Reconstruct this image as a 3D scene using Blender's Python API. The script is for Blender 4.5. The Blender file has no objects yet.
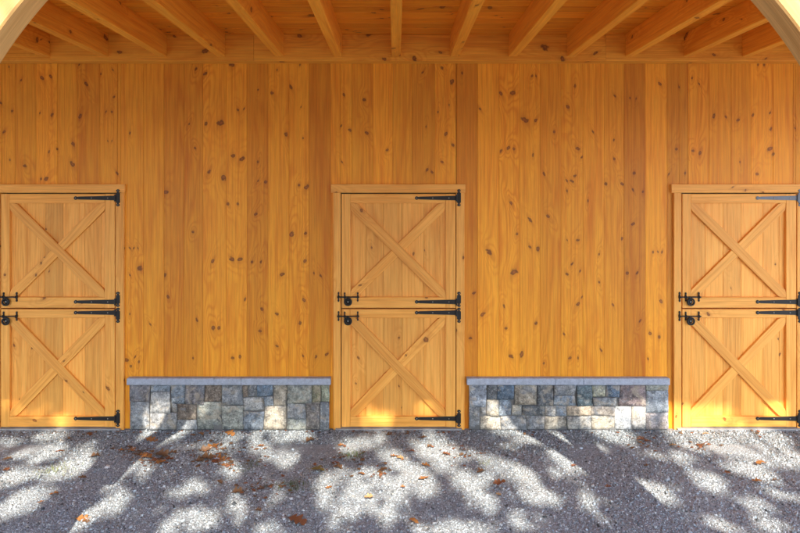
import bpy, math, random
import numpy as np
from mathutils import Vector, Matrix
random.seed(11); rng = np.random.default_rng(11)
C = bpy.context.scene.collection
D = 4.8; CZ = 2.124; F = 533.0; VX = 396.0; VY = 192.0
def at(px, py, Y=0.0):
    d = D + Y
    return (px-VX)*d/F, CZ+(VY-py)*d/F
def gpt(px, py):
    d = CZ*F/(py-VY)
    return (px-VX)*d/F, d-D
SUN = np.array([0.15, -1.0, 0.92])

# ------------------------------------------------------------------ materials
def new_mat(name):
    m = bpy.data.materials.new(name); m.use_nodes = True
    nt = m.node_tree; nt.nodes.clear()
    out = nt.nodes.new('ShaderNodeOutputMaterial'); b = nt.nodes.new('ShaderNodeBsdfPrincipled')
    nt.links.new(b.outputs[0], out.inputs[0])
    return m, nt, b
class NG:
    def __init__(s, nt): s.nt = nt
    def put(s, sock, v):
        if isinstance(v, bpy.types.NodeSocket): s.nt.links.new(v, sock)
        elif v is not None: sock.default_value = v
    def m(s, op, a, b=None, c=None, clamp=False):
        n = s.nt.nodes.new('ShaderNodeMath'); n.operation = op; n.use_clamp = clamp
        for i, v in enumerate((a, b, c)):
            if v is not None: s.put(n.inputs[i], v)
        return n.outputs[0]
    def mix(s, f, a, b, mode='MIX'):
        n = s.nt.nodes.new('ShaderNodeMix'); n.data_type = 'RGBA'; n.blend_type = mode
        s.put(n.inputs[0], f)
        for i, v in ((6, a), (7, b)):
            s.put(n.inputs[i], (*v, 1) if isinstance(v, tuple) and len(v) == 3 else v)
        return n.outputs[2]
    def attr(s, name):
        n = s.nt.nodes.new('ShaderNodeAttribute'); n.attribute_name = name; return n
    def sep(s, v):
        n = s.nt.nodes.new('ShaderNodeSeparateXYZ'); s.put(n.inputs[0], v); return n.outputs
    def comb(s, x, y, z):
        n = s.nt.nodes.new('ShaderNodeCombineXYZ')
        for i, v in enumerate((x, y, z)): s.put(n.inputs[i], v)
        return n.outputs[0]
    def noise(s, v, scale, detail=2.0, rough=0.5, dist=0.0):
        n = s.nt.nodes.new('ShaderNodeTexNoise'); s.put(n.inputs['Vector'], v)
        n.inputs['Scale'].default_value = scale; n.inputs['Detail'].default_value = detail
        n.inputs['Roughness'].default_value = rough; n.inputs['Distortion'].default_value = dist
        return n.outputs[0]
    def step(s, x, lo, hi, a=0.0, b=1.0):
        n = s.nt.nodes.new('ShaderNodeMapRange'); n.interpolation_type = 'SMOOTHSTEP'
        s.put(n.inputs[0], x); n.inputs[1].default_value = lo; n.inputs[2].default_value = hi
        n.inputs[3].default_value = a; n.inputs[4].default_value = b
        return n.outputs[0]
    def bump(s, h, strength, dist=0.01):
        n = s.nt.nodes.new('ShaderNodeBump'); n.inputs['Strength'].default_value = strength
        n.inputs['Distance'].default_value = dist; s.put(n.inputs['Height'], h); return n.outputs[0]

def make_wood(name, early, late, knotc=(0.15, 0.045, 0.010), rough=0.5, ringw=0.55):
    m, nt, b = new_mat(name); g = NG(nt)
    a, l, n = g.sep(g.attr('gco').outputs['Vector'])
    kx, ky, kr = g.sep(g.attr('knot').outputs['Vector'])
    tone = g.attr('tone')
    wob = g.m('SUBTRACT', g.noise(g.comb(a, l, n), 38, 2), 0.5)
    wn = nt.nodes.new('ShaderNodeTexWhiteNoise'); wn.noise_dimensions = '2D'; nt.links.new(g.comb(kx, ky, 0.0), wn.inputs['Vector'])
    asp = g.m('ADD', 0.62, g.m('MULTIPLY', wn.outputs['Value'], 0.85))
    lean = g.m('MULTIPLY', g.m('SUBTRACT', g.sep(wn.outputs['Color'])[1], 0.5), 1.1)
    ky0 = g.m('SUBTRACT', l, ky)
    dx = g.m('MULTIPLY', g.m('ADD', g.m('SUBTRACT', a, kx), g.m('MULTIPLY', ky0, lean)), asp); dy = g.m('MULTIPLY', ky0, 0.85)
    d = g.m('SQRT', g.m('ADD', g.m('MULTIPLY', dx, dx), g.m('MULTIPLY', dy, dy)))
    q = g.m('ADD', g.m('DIVIDE', d, kr), g.m('MULTIPLY', wob, 1.9))
    dys = g.m('MULTIPLY', dy, 0.42)
    de = g.m('DIVIDE', g.m('SQRT', g.m('ADD', g.m('MULTIPLY', dx, dx), g.m('MULTIPLY', dys, dys))), kr)
    swirl = g.m('EXPONENT', g.m('MULTIPLY', g.m('MULTIPLY', de, de), -0.11))
    low = g.noise(g.comb(g.m('MULTIPLY', a, 5.0), g.m('MULTIPLY', l, 0.42), n), 1.0, 2.5, 0.5)
    field = g.m('ADD', g.m('MULTIPLY', low, 9.0), g.m('ADD', g.m('MULTIPLY', a, 14.0), g.m('MULTIPLY', swirl, 2.6)))
    ring = g.m('ADD', g.m('MULTIPLY', g.m('SINE', g.m('MULTIPLY', field, 6.2832)), 0.5), 0.5)
    ring = g.m('POWER', ring, 2.2)
    # each board shows its rings to a different degree
    vis = g.step(g.noise(g.comb(g.m('MULTIPLY', a, 3.0), g.m('MULTIPLY', l, 0.5), g.m('ADD', n, 7.3)), 1.0, 1.0), 0.38, 0.66, 0.25, 1.0)
    ring = g.m('MULTIPLY', ring, vis)
    fib = g.noise(g.comb(g.m('MULTIPLY', a, 260.0), g.m('MULTIPLY', l, 5.0), n), 1.0, 2.0, 0.6)
    fib2 = g.noise(g.comb(g.m('MULTIPLY', a, 60.0), g.m('MULTIPLY', l, 1.2), n), 1.0, 2.0, 0.6)
    blot = g.noise(g.comb(g.m('MULTIPLY', a, 7.0), g.m('MULTIPLY', l, 1.6), n), 1.0, 3.0, 0.6)
    col = g.mix(g.m('MULTIPLY', ring, ringw), early, late)
    col = g.mix(g.step(fib2, 0.40, 0.72, 0.0, 0.60), col, late)
    col = g.mix(g.step(blot, 0.50, 0.80, 0.0, 0.40), col, (late[0]*0.92, late[1]*0.85, late[2]*0.8))
    v = g.m('ADD', 0.70, g.m('MULTIPLY', fib, 0.60))
    col = g.mix(1.0, col, g.comb(v, v, v), 'MULTIPLY')
    halo = g.m('MULTIPLY', g.m('EXPONENT', g.m('MULTIPLY', g.m('MULTIPLY', de, de), -0.75)), 0.45)
    col = g.mix(halo, col, (late[0]*0.62, late[1]*0.48, late[2]*0.45))
    core = g.step(q, 0.68, 1.18, 0.88, 0.0)
    kcol = g.mix(g.step(q, 0.1, 0.7, 0.0, 1.0), (knotc[0]*2.4, knotc[1]*2.4, knotc[2]*2.0), knotc)
    col = g.mix(core, col, kcol)
    col = g.mix(1.0, col, tone.outputs['Color'], 'MULTIPLY')
    nt.links.new(col, b.inputs['Base Color'])
    g.put(b.inputs['Roughness'], g.m('ADD', rough, g.m('MULTIPLY', g.m('SUBTRACT', fib, 0.5), 0.25)))
    b.inputs['Specular IOR Level'].default_value = 0.35
    h = g.m('ADD', g.m('MULTIPLY', fib, 0.5), g.m('ADD', g.m('MULTIPLY', ring, 0.5), g.m('MULTIPLY', core, -0.6)))
    nt.links.new(g.bump(h, 0.25, 0.002), b.inputs['Normal'])
    return m

WOOD_WALL = make_wood('pine_cladding', (0.89, 0.372, 0.026), (0.68, 0.188, 0.007), ringw=0.58)
WOOD_DOOR = make_wood('pine_door', (0.90, 0.435, 0.092), (0.70, 0.262, 0.034), ringw=0.5)
WOOD_BEAM = make_wood('pine_timber', (0.90, 0.405, 0.042), (0.71, 0.228, 0.014), ringw=0.5)

WOOD_BRACE = make_wood('weathered_pine', (0.74, 0.42, 0.15), (0.57, 0.28, 0.075), ringw=0.5)
def make_iron():
    m, nt, b = new_mat('black_iron'); g = NG(nt)
    tc = nt.nodes.new('ShaderNodeTexCoord').outputs['Object']
    n = g.noise(tc, 60, 3)
    nt.links.new(g.mix(n, (0.008, 0.008, 0.009), (0.020, 0.020, 0.022)), b.inputs['Base Color'])
    b.inputs['Metallic'].default_value = 0.0; g.put(b.inputs['Roughness'], g.m('ADD', 0.42, g.m('MULTIPLY', n, 0.25)))
    b.inputs['Specular IOR Level'].default_value = 0.35
    nt.links.new(g.bump(n, 0.3, 0.002), b.inputs['Normal'])
    return m
IRON = make_iron()
def make_steel():
    m, nt, b = new_mat('worn_bolt_head'); g = NG(nt)
    tc = nt.nodes.new('ShaderNodeTexCoord').outputs['Object']
    nt.links.new(g.mix(g.noise(tc, 90, 2), (0.20, 0.19, 0.18), (0.34, 0.33, 0.31)), b.inputs['Base Color'])
    b.inputs['Roughness'].default_value = 0.35; b.inputs['Metallic'].default_value = 0.6
    return m
STEEL = make_steel()
def make_glare_iron():
    m, nt, b = new_mat('sky_glare_iron'); g = NG(nt)
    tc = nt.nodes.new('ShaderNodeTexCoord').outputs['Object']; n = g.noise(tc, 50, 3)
    nt.links.new(g.mix(n, (0.085, 0.11, 0.16), (0.15, 0.185, 0.25)), b.inputs['Base Color']); b.inputs['Roughness'].default_value = 0.4  # blue-grey sky glare on the iron, put into its base colour
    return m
GLARE_IRON = make_glare_iron()

def make_stone(name, use_tone=True, base=(0.36, 0.40, 0.49), amp=0.55, bmp=0.6):
    m, nt, b = new_mat(name); g = NG(nt)
    tc = nt.nodes.new('ShaderNodeTexCoord').outputs['Object']
    geo = g.attr('gco').outputs['Vector'] if use_tone else tc
    n1 = g.noise(geo, 18, 4, 0.7); n2 = g.noise(geo, 85, 3, 0.75); n3 = g.noise(geo, 34, 3, 0.75)
    col = g.mix(1.0, g.attr('tone').outputs['Color'], (0.97, 0.99, 1.02), 'MULTIPLY') if use_tone else None
    v = g.m('MULTIPLY', g.step(n1, 0.28, 0.72, 1.0-amp*.55, 1.0+amp*.5), g.m('MULTIPLY', g.step(n2, 0.30, 0.70, 1.0-amp*.38, 1.0+amp*.34), g.step(n3, 0.3, 0.7, 1.0-amp*.3, 1.0+amp*.3)))
    cc = g.mix(1.0, col if use_tone else base, g.comb(v, v, v), 'MULTIPLY')
    n4 = g.noise(geo, 9, 3, 0.6, 0.6)
    cc = g.mix(g.step(n4, 0.53, 0.66, 0.0, 0.55 if use_tone else 0.0), cc, (0.40, 0.34, 0.26))
    cc = g.mix(g.step(n4, 0.47, 0.36, 0.0, 0.5 if use_tone else 0.0), cc, (0.17, 0.20, 0.245))
    cc = g.mix(g.step(n3, 0.56, 0.70, 0.0, 0.5 if use_tone else 0.15), cc, (0.42, 0.39, 0.34))
    cc = g.mix(g.step(n2, 0.60, 0.72, 0.0, 0.55 if use_tone else 0.2), cc, (0.60, 0.58, 0.54))
    cc = g.mix(g.step(n2, 0.41, 0.29, 0.0, 0.65 if use_tone else 0.3), cc, (0.07, 0.07, 0.075))
    nt.links.new(cc, b.inputs['Base Color']); b.inputs['Roughness'].default_value = 0.75
    h = g.m('ADD', g.m('MULTIPLY', n1, 0.5), g.m('MULTIPLY', n2, 0.3))
    nt.links.new(g.bump(h, bmp, 0.012), b.inputs['Normal'])
    return m
STONE = make_stone('split_fieldstone', amp=0.95, bmp=1.0); CAPSTONE = make_stone('bluestone', False, amp=0.25, bmp=0.25)
def flat(name, c, rough=0.8):
    m, nt, b = new_mat(name); g = NG(nt)
    tc = nt.nodes.new('ShaderNodeTexCoord').outputs['Object']
    n = g.noise(tc, 25, 4, 0.6)
    nt.links.new(g.mix(n, tuple(x*0.7 for x in c), tuple(x*1.3 for x in c)), b.inputs['Base Color'])
    b.inputs['Roughness'].default_value = rough
    nt.links.new(g.bump(n, 0.3, 0.006), b.inputs['Normal'])
    return m
MORTAR = flat('dark_mortar', (0.13, 0.13, 0.13)); SILLM = flat('concrete_sill', (0.30, 0.30, 0.30))
BARK = flat('grey_bark', (0.10, 0.085, 0.07)); DECK = flat('roof_deck', (0.20, 0.13, 0.07))
def make_ground():
    m, nt, b = new_mat('gravel_bed'); g = NG(nt)
    tc = nt.nodes.new('ShaderNodeTexCoord').outputs['Object']
    vo = nt.nodes.new('ShaderNodeTexVoronoi'); nt.links.new(tc, vo.inputs['Vector']); vo.inputs['Scale'].default_value = 95
    cell = g.sep(vo.outputs['Color'])[0]
    n = g.noise(tc, 1.3, 4, 0.6); nf = g.noise(tc, 320, 2)
    col = g.mix(cell, (0.20, 0.222, 0.242), (0.325, 0.36, 0.392))
    col = g.mix(g.step(n, 0.45, 0.7, 0.0, 0.35), col, (0.36, 0.335, 0.30))
    v = g.m('ADD', 0.65, g.m('MULTIPLY', nf, 0.6)); col = g.mix(1.0, col, g.comb(v, v, v), 'MULTIPLY')
    nt.links.new(col, b.inputs['Base Color']); b.inputs['Roughness'].default_value = 0.9
    h = g.m('ADD', g.m('MULTIPLY', vo.outputs['Distance'], -1.0), g.m('MULTIPLY', nf, 0.3))
    nt.links.new(g.bump(h, 0.7, 0.012), b.inputs['Normal'])
    return m
GROUND = make_ground()
def make_tone(name, rough=0.85):
    m, nt, b = new_mat(name); g = NG(nt)
    tc = nt.nodes.new('ShaderNodeTexCoord').outputs['Object']
    n = g.noise(tc, 260, 3, 0.7); v = g.m('ADD', 0.6, g.m('MULTIPLY', n, 0.8))
    nt.links.new(g.mix(1.0, g.attr('tone').outputs['Color'], g.comb(v, v, v), 'MULTIPLY'), b.inputs['Base Color'])
    b.inputs['Roughness'].default_value = rough
    return m
PEBBLE = make_tone('crushed_stone')
def make_leaf(name, c1, c2, tl=0.25):
    m, nt, b = new_mat(name); g = NG(nt)
    tc = nt.nodes.new('ShaderNodeTexCoord').outputs['Object']
    n = g.noise(tc, 35, 3, 0.6); n2 = g.noise(tc, 160, 2)
    col = g.mix(g.step(n, 0.3, 0.7), c1, c2); v = g.m('ADD', 0.7, g.m('MULTIPLY', n2, 0.6))
    col = g.mix(1.0, col, g.comb(v, v, v), 'MULTIPLY')
    nt.links.new(col, b.inputs['Base Color']); b.inputs['Roughness'].default_value = 0.6
    out = [x for x in nt.nodes if x.type == 'OUTPUT_MATERIAL'][0]
    t = nt.nodes.new('ShaderNodeBsdfTranslucent'); nt.links.new(col, t.inputs[0])
    mx = nt.nodes.new('ShaderNodeMixShader'); mx.inputs[0].default_value = tl
    nt.links.new(b.outputs[0], mx.inputs[1]); nt.links.new(t.outputs[0], mx.inputs[2]); nt.links.new(mx.outputs[0], out.inputs[0])
    return m
LEAFM = {'orange': make_leaf('orange_leaf', (0.32, 0.125, 0.035), (0.44, 0.20, 0.06)),
         'russet': make_leaf('russet_leaf', (0.17, 0.060, 0.026), (0.27, 0.105, 0.045)),
         'brown': make_leaf('brown_leaf', (0.12, 0.062, 0.030), (0.21, 0.115, 0.058)),
         'tan': make_leaf('tan_leaf', (0.42, 0.24, 0.10), (0.55, 0.34, 0.15)),
         'olive': make_leaf('olive_leaf', (0.16, 0.13, 0.035), (0.26, 0.20, 0.06))}
CROWN = make_leaf('crown_leaf', (0.05, 0.075, 0.02), (0.10, 0.10, 0.03), 0.0)
GRASSM = {'green': make_leaf('green_blade', (0.06, 0.10, 0.03), (0.12, 0.16, 0.05)),
          'pale': make_leaf('pale_blade', (0.22, 0.26, 0.13), (0.34, 0.36, 0.20))}

# ------------------------------------------------------------------ mesh builder
class MB:
    def __init__(s): s.v = []; s.g = []; s.f = []; s.k = []; s.t = []; s.mi = []
    def add(s, verts, faces, gco=None, knot=(1e3, 1e3, .02), tone=(1, 1, 1, 1), mi=0, knots=None):
        o = len(s.v); s.v.extend(verts)
        s.g.extend(gco if gco is not None else verts)
        for i, f in enumerate(faces):
            s.f.append(tuple(o+j for j in f)); s.k.append(knots[i] if knots else knot); s.t.append(tone); s.mi.append(mi)
    def board(s, frame, W, L, T, tone, ncol=2, seg=0.04, bev=0.003, knots=None, dens=0.0, rk=(.006, .016), cup=0.0, l0=0.0, a0=0.0, off=None):
        # frame(l) -> (P, A, N): point on the front face axis, across axis, outward normal
        off = off if off is not None else np.array([random.uniform(0, 60), random.uniform(0, 60), random.uniform(0, 60)])
        w = W/2
        sec = [(-w, -T), (-w, -bev)] + [(-w+bev+(W-2*bev)*i/ncol, cup*(1-(2*i/ncol-1)**2)) for i in range(ncol+1)] + [(w, -bev), (w, -T)]
        ga = [-w-(T-bev), -w] + [-w+bev+(W-2*bev)*i/ncol for i in range(ncol+1)] + [w, w+(T-bev)]
        ns = max(1, int(math.ceil(L/seg))); n = len(sec); V = []; G = []; Fc = []; K = []
        if knots is None:
            knots = []
            for _ in range(np.random.default_rng(random.randrange(1 << 30)).poisson(dens*(W+2*T)*L)):
                knots.append((random.uniform(-w-T, w+T), random.uniform(0, L), random.uniform(*rk)*(1.0 if random.random() < .8 else 1.5)))
        for j in range(ns+1):
            l = L*j/ns; P, A, N = frame(l)
            for (a, d), g in zip(sec, ga):
                V.append(tuple(P+A*a+N*d)); G.append((a0+g+off[0], l0+l+off[1], off[2]))
        def near(a, l):
            best = None; bq = 1e9
            for (x, y, r) in knots:
                q = math.hypot(x-a, (y-l)*.7)/(r+.004)
                if q < bq: bq = q; best = (x, y, r)
            if best is None or bq > 14: return (off[0]+900, off[1]+900, .02)
            return (a0+best[0]+off[0], l0+best[1]+off[1], best[2])
        for j in range(ns):
            lm = L*(j+.5)/ns
            for i in range(n):
                i2 = (i+1) % n
                Fc.append((j*n+i, j*n+i2, (j+1)*n+i2, (j+1)*n+i))
                K.append(near((ga[i]+ga[i2])/2, lm) if i2 else (off[0]+900, off[1]+900, .02))
        Fc.append(tuple(range(n-1, -1, -1))); Fc.append(tuple(ns*n+i for i in range(n))); K += [(off[0]+900, off[1]+900, .02)]*2
        s.add(V, Fc, G, tone=tone, knots=K)
    def straight(s, P0, A, L, N, W, Len, T, tone, **kw):
        P0 = Vector(P0); A = Vector(A).normalized(); Lv = Vector(L).normalized(); N = Vector(N).normalized()
        s.board(lambda l: (P0+Lv*l, A, N), W, Len, T, tone, **kw)
    def box(s, x0, x1, y0, y1, z0, z1, **kw):
        v = [(x, y, z) for x in (x0, x1) for y in (y0, y1) for z in (z0, z1)]
        s.add(v, [(0, 1, 3, 2), (4, 6, 7, 5), (0, 4, 5, 1), (2, 3, 7, 6), (0, 2, 6, 4), (1, 5, 7, 3)], **kw)
    def prism(s, pts, y0, y1, bev=0.0, mi=0):   # outline in x,z; y0 back, y1 front (smaller y)
        n = len(pts); cx = sum(p[0] for p in pts)/n; cz = sum(p[1] for p in pts)/n
        V = [(x, y0, z) for x, z in pts]+[(x, y1+bev, z) for x, z in pts]
        V += [(x+(cx-x)*0.0+(-(bev) if x > cx else bev)*0.5, y1, z+(-(bev) if z > cz else bev)*0.5) for x, z in pts]
        Fc = []
        for r in (0, 1):
            for i in range(n):
                k = (i+1) % n; Fc.append((r*n+i, r*n+k, (r+1)*n+k, (r+1)*n+i))
        Fc.append(tuple(range(2*n, 3*n))); Fc.append(tuple(range(n-1, -1, -1)))
        s.add(V, Fc, mi=mi)
    def tube(s, pts, rad, nseg=8, mi=0, caps=True):
        pts = [Vector(p) for p in pts]; V = []; Fc = []
        for i, p in enumerate(pts):
            t = (pts[min(i+1, len(pts)-1)]-pts[max(i-1, 0)]).normalized()
            u = t.orthogonal().normalized() if i == 0 else (u-t*u.dot(t)).normalized()
            w = t.cross(u); r = rad[i] if isinstance(rad, (list, tuple)) else rad
            for k in range(nseg):
                an = 2*math.pi*k/nseg; V.append(tuple(p+(u*math.cos(an)+w*math.sin(an))*r))
        for i in range(len(pts)-1):
            for k in range(nseg):
                k2 = (k+1) % nseg; Fc.append((i*nseg+k, i*nseg+k2, (i+1)*nseg+k2, (i+1)*nseg+k))
        if caps: Fc.append(tuple(range(nseg-1, -1, -1))); Fc.append(tuple((len(pts)-1)*nseg+k for k in range(nseg)))
        s.add(V, Fc, mi=mi)
    def dome(s, x, y, z, r, h, mi=0, n=10):
        V = []; Fc = []
        for j, (rr, hh) in enumerate(((1, 0), (.85, .6), (.45, .95))):
            V += [(x+r*rr*math.cos(2*math.pi*k/n), y-h*hh, z+r*rr*math.sin(2*math.pi*k/n)) for k in range(n)]
        V.append((x, y-h, z))
        for j in range(2): Fc += [(j*n+k, j*n+(k+1) % n, (j+1)*n+(k+1) % n, (j+1)*n+k) for k in range(n)]
        Fc += [(2*n+k, 2*n+(k+1) % n, 3*n) for k in range(n)]
        s.add(V, Fc, mi=mi)
    def build(s, name, mats, parent=None, smooth=False, recalc=True):
        me = bpy.data.meshes.new(name); me.from_pydata([tuple(v) for v in s.v], [], s.f)
        if recalc:
            import bmesh
            b = bmesh.new(); b.from_mesh(me); bmesh.ops.recalc_face_normals(b, faces=b.faces); b.to_mesh(me); b.free()
        a = me.attributes.new('gco', 'FLOAT_VECTOR', 'POINT'); a.data.foreach_set('vector', np.array([tuple(x) for x in s.g], 'f').ravel())
        a = me.attributes.new('knot', 'FLOAT_VECTOR', 'FACE'); a.data.foreach_set('vector', np.array(s.k, 'f').ravel())
        a = me.attributes.new('tone', 'FLOAT_COLOR', 'FACE'); a.data.foreach_set('color', np.array(s.t, 'f').ravel())
        for m in (mats if isinstance(mats, (list, tuple)) else [mats]): me.materials.append(m)
        me.polygons.foreach_set('material_index', s.mi)
        if smooth: me.polygons.foreach_set('use_smooth', [True]*len(me.polygons))
        me.update(); o = bpy.data.objects.new(name, me); C.objects.link(o)
        if parent: o.parent = parent; o.matrix_parent_inverse = Matrix.Identity(4)
        return o
def tag(o, label=None, cat=None, group=None, kind=None):
    if label: o['label'] = label
    if cat: o['category'] = cat
    if group: o['group'] = group
    if kind: o['kind'] = kind
    return o
def empty(name, loc=(0, 0, 0)):
    o = bpy.data.objects.new(name, None); C.objects.link(o); o.location = loc; return o
def rel(o, root):                      # child built in world coordinates under a root that is not at the origin
    o.matrix_parent_inverse = Matrix.Translation(-root.location); return o
def tn(t, red=0.0, j=0.03):
    t *= random.uniform(1-j, 1+j)
    return (t, t*(1-red), t*(1-1.6*red), 1)

# ------------------------------------------------------------------ ground
def ground():
    me = bpy.data.meshes.new('ground'); xs = [-300, -60, -15]+[-8+i*.25 for i in range(65)]+[15, 60, 300]
    ys = [-300, -60, -20]+[-8+.25*i for i in range(37)]+[15, 60, 300]
    V = []; 
    for y in ys:
        for x in xs:
            z = 0.0
            if abs(x) < 7.9 and -7.9 < y < -.3: z = .006*math.sin(x*2.1+y*1.3)+.006*math.sin(x*5.3-y*3.7+1)
            V.append((x, y, z-.006))
    n = len(xs); Fc = [(j*n+i, j*n+i+1, (j+1)*n+i+1, (j+1)*n+i) for j in range(len(ys)-1) for i in range(n-1)]
    me.from_pydata(V, [], Fc); me.materials.append(GROUND)
    o = bpy.data.objects.new('ground', me); C.objects.link(o)
    tag(o, 'grey gravel yard in front of the wooden barn wall', 'ground', kind='structure')
ground()
def gravel():
    N = 260000
    x = rng.uniform(-4.4, 4.4, N); y = rng.uniform(-2.5, -0.005, N)
    r = np.clip(np.exp(rng.normal(math.log(.0031), .46, N)), .0016, .014)
    inside = ((x > (126-396)*.0089) & (x < (332-396)*.0089) & (y > -.040)) | ((x > (467-396)*.0089) & (x < (671-396)*.0089) & (y > -.040))
    door = y > -.048
    keep = ~(inside | door); x, y, r = x[keep], y[keep], r[keep]; N = len(x)
    base = np.array([(-1, -1, -1), (1, -1, -1), (1, 1, -1), (-1, 1, -1), (-1, -1, 1), (1, -1, 1), (1, 1, 1), (-1, 1, 1)], float)*.72
    P = base[None]*(1+rng.normal(0, .22, (N, 8, 1)))+rng.normal(0, .16, (N, 8, 3))
    P *= np.stack([rng.uniform(.75, 1.35, N), rng.uniform(.75, 1.2, N), rng.uniform(.5, .85, N)], 1)[:, None, :]
    q = rng.normal(size=(N, 4)); q[:, 1:3] *= .45; q /= np.linalg.norm(q, axis=1)[:, None]
    w, a, b, c = q.T
    R = np.stack([1-2*(b*b+c*c), 2*(a*b-c*w), 2*(a*c+b*w), 2*(a*b+c*w), 1-2*(a*a+c*c), 2*(b*c-a*w), 2*(a*c-b*w), 2*(b*c+a*w), 1-2*(a*a+b*b)], 1).reshape(N, 3, 3)
    P = np.einsum('nij,nkj->nki', R, P)*r[:, None, None]
    z = .006*np.sin(x*2.1+y*1.3)+.006*np.sin(x*5.3-y*3.7+1)-.006
    z = np.where(y > -.3, -.003, z)+.012*(.55+.45*np.sin(x*7+2*np.sin(x*3)))*np.exp(y/.05)
    P += np.stack([x, y, z+r*.10], 1)[:, None, :]
    fb = np.array([(0, 3, 2, 1), (4, 5, 6, 7), (0, 1, 5, 4), (1, 2, 6, 5), (2, 3, 7, 6), (3, 0, 4, 7)])
    Fa = (fb[None]+8*np.arange(N)[:, None, None]).reshape(-1)
    me = bpy.data.meshes.new('gravel'); me.vertices.add(8*N); me.vertices.foreach_set('co', P.reshape(-1).astype('f'))
    me.loops.add(24*N); me.loops.foreach_set('vertex_index', Fa.astype('i'))
    me.polygons.add(6*N); me.polygons.foreach_set('loop_start', (np.arange(6*N)*4).astype('i'))
    me.update(calc_edges=True); me.validate()
    v = np.clip(rng.normal(.34, .125, N), .06, .66); hue = rng.normal(0, .035, N)
    warm = (rng.random(N) < .08)*rng.uniform(.0, .16, N)
    col = np.stack([v*(.91+hue+warm), v*1.012, v*(1.09-hue*1.1-warm*1.3), np.ones(N)], 1)
    at_ = me.attributes.new('tone', 'FLOAT_COLOR', 'FACE'); at_.data.foreach_set('color', np.repeat(col, 6, 0).astype('f').ravel())
    me.materials.append(PEBBLE)
    o = bpy.data.objects.new('gravel', me); C.objects.link(o)
    tag(o, 'loose crushed grey gravel covering the yard', 'gravel', kind='stuff')
gravel()

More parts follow.
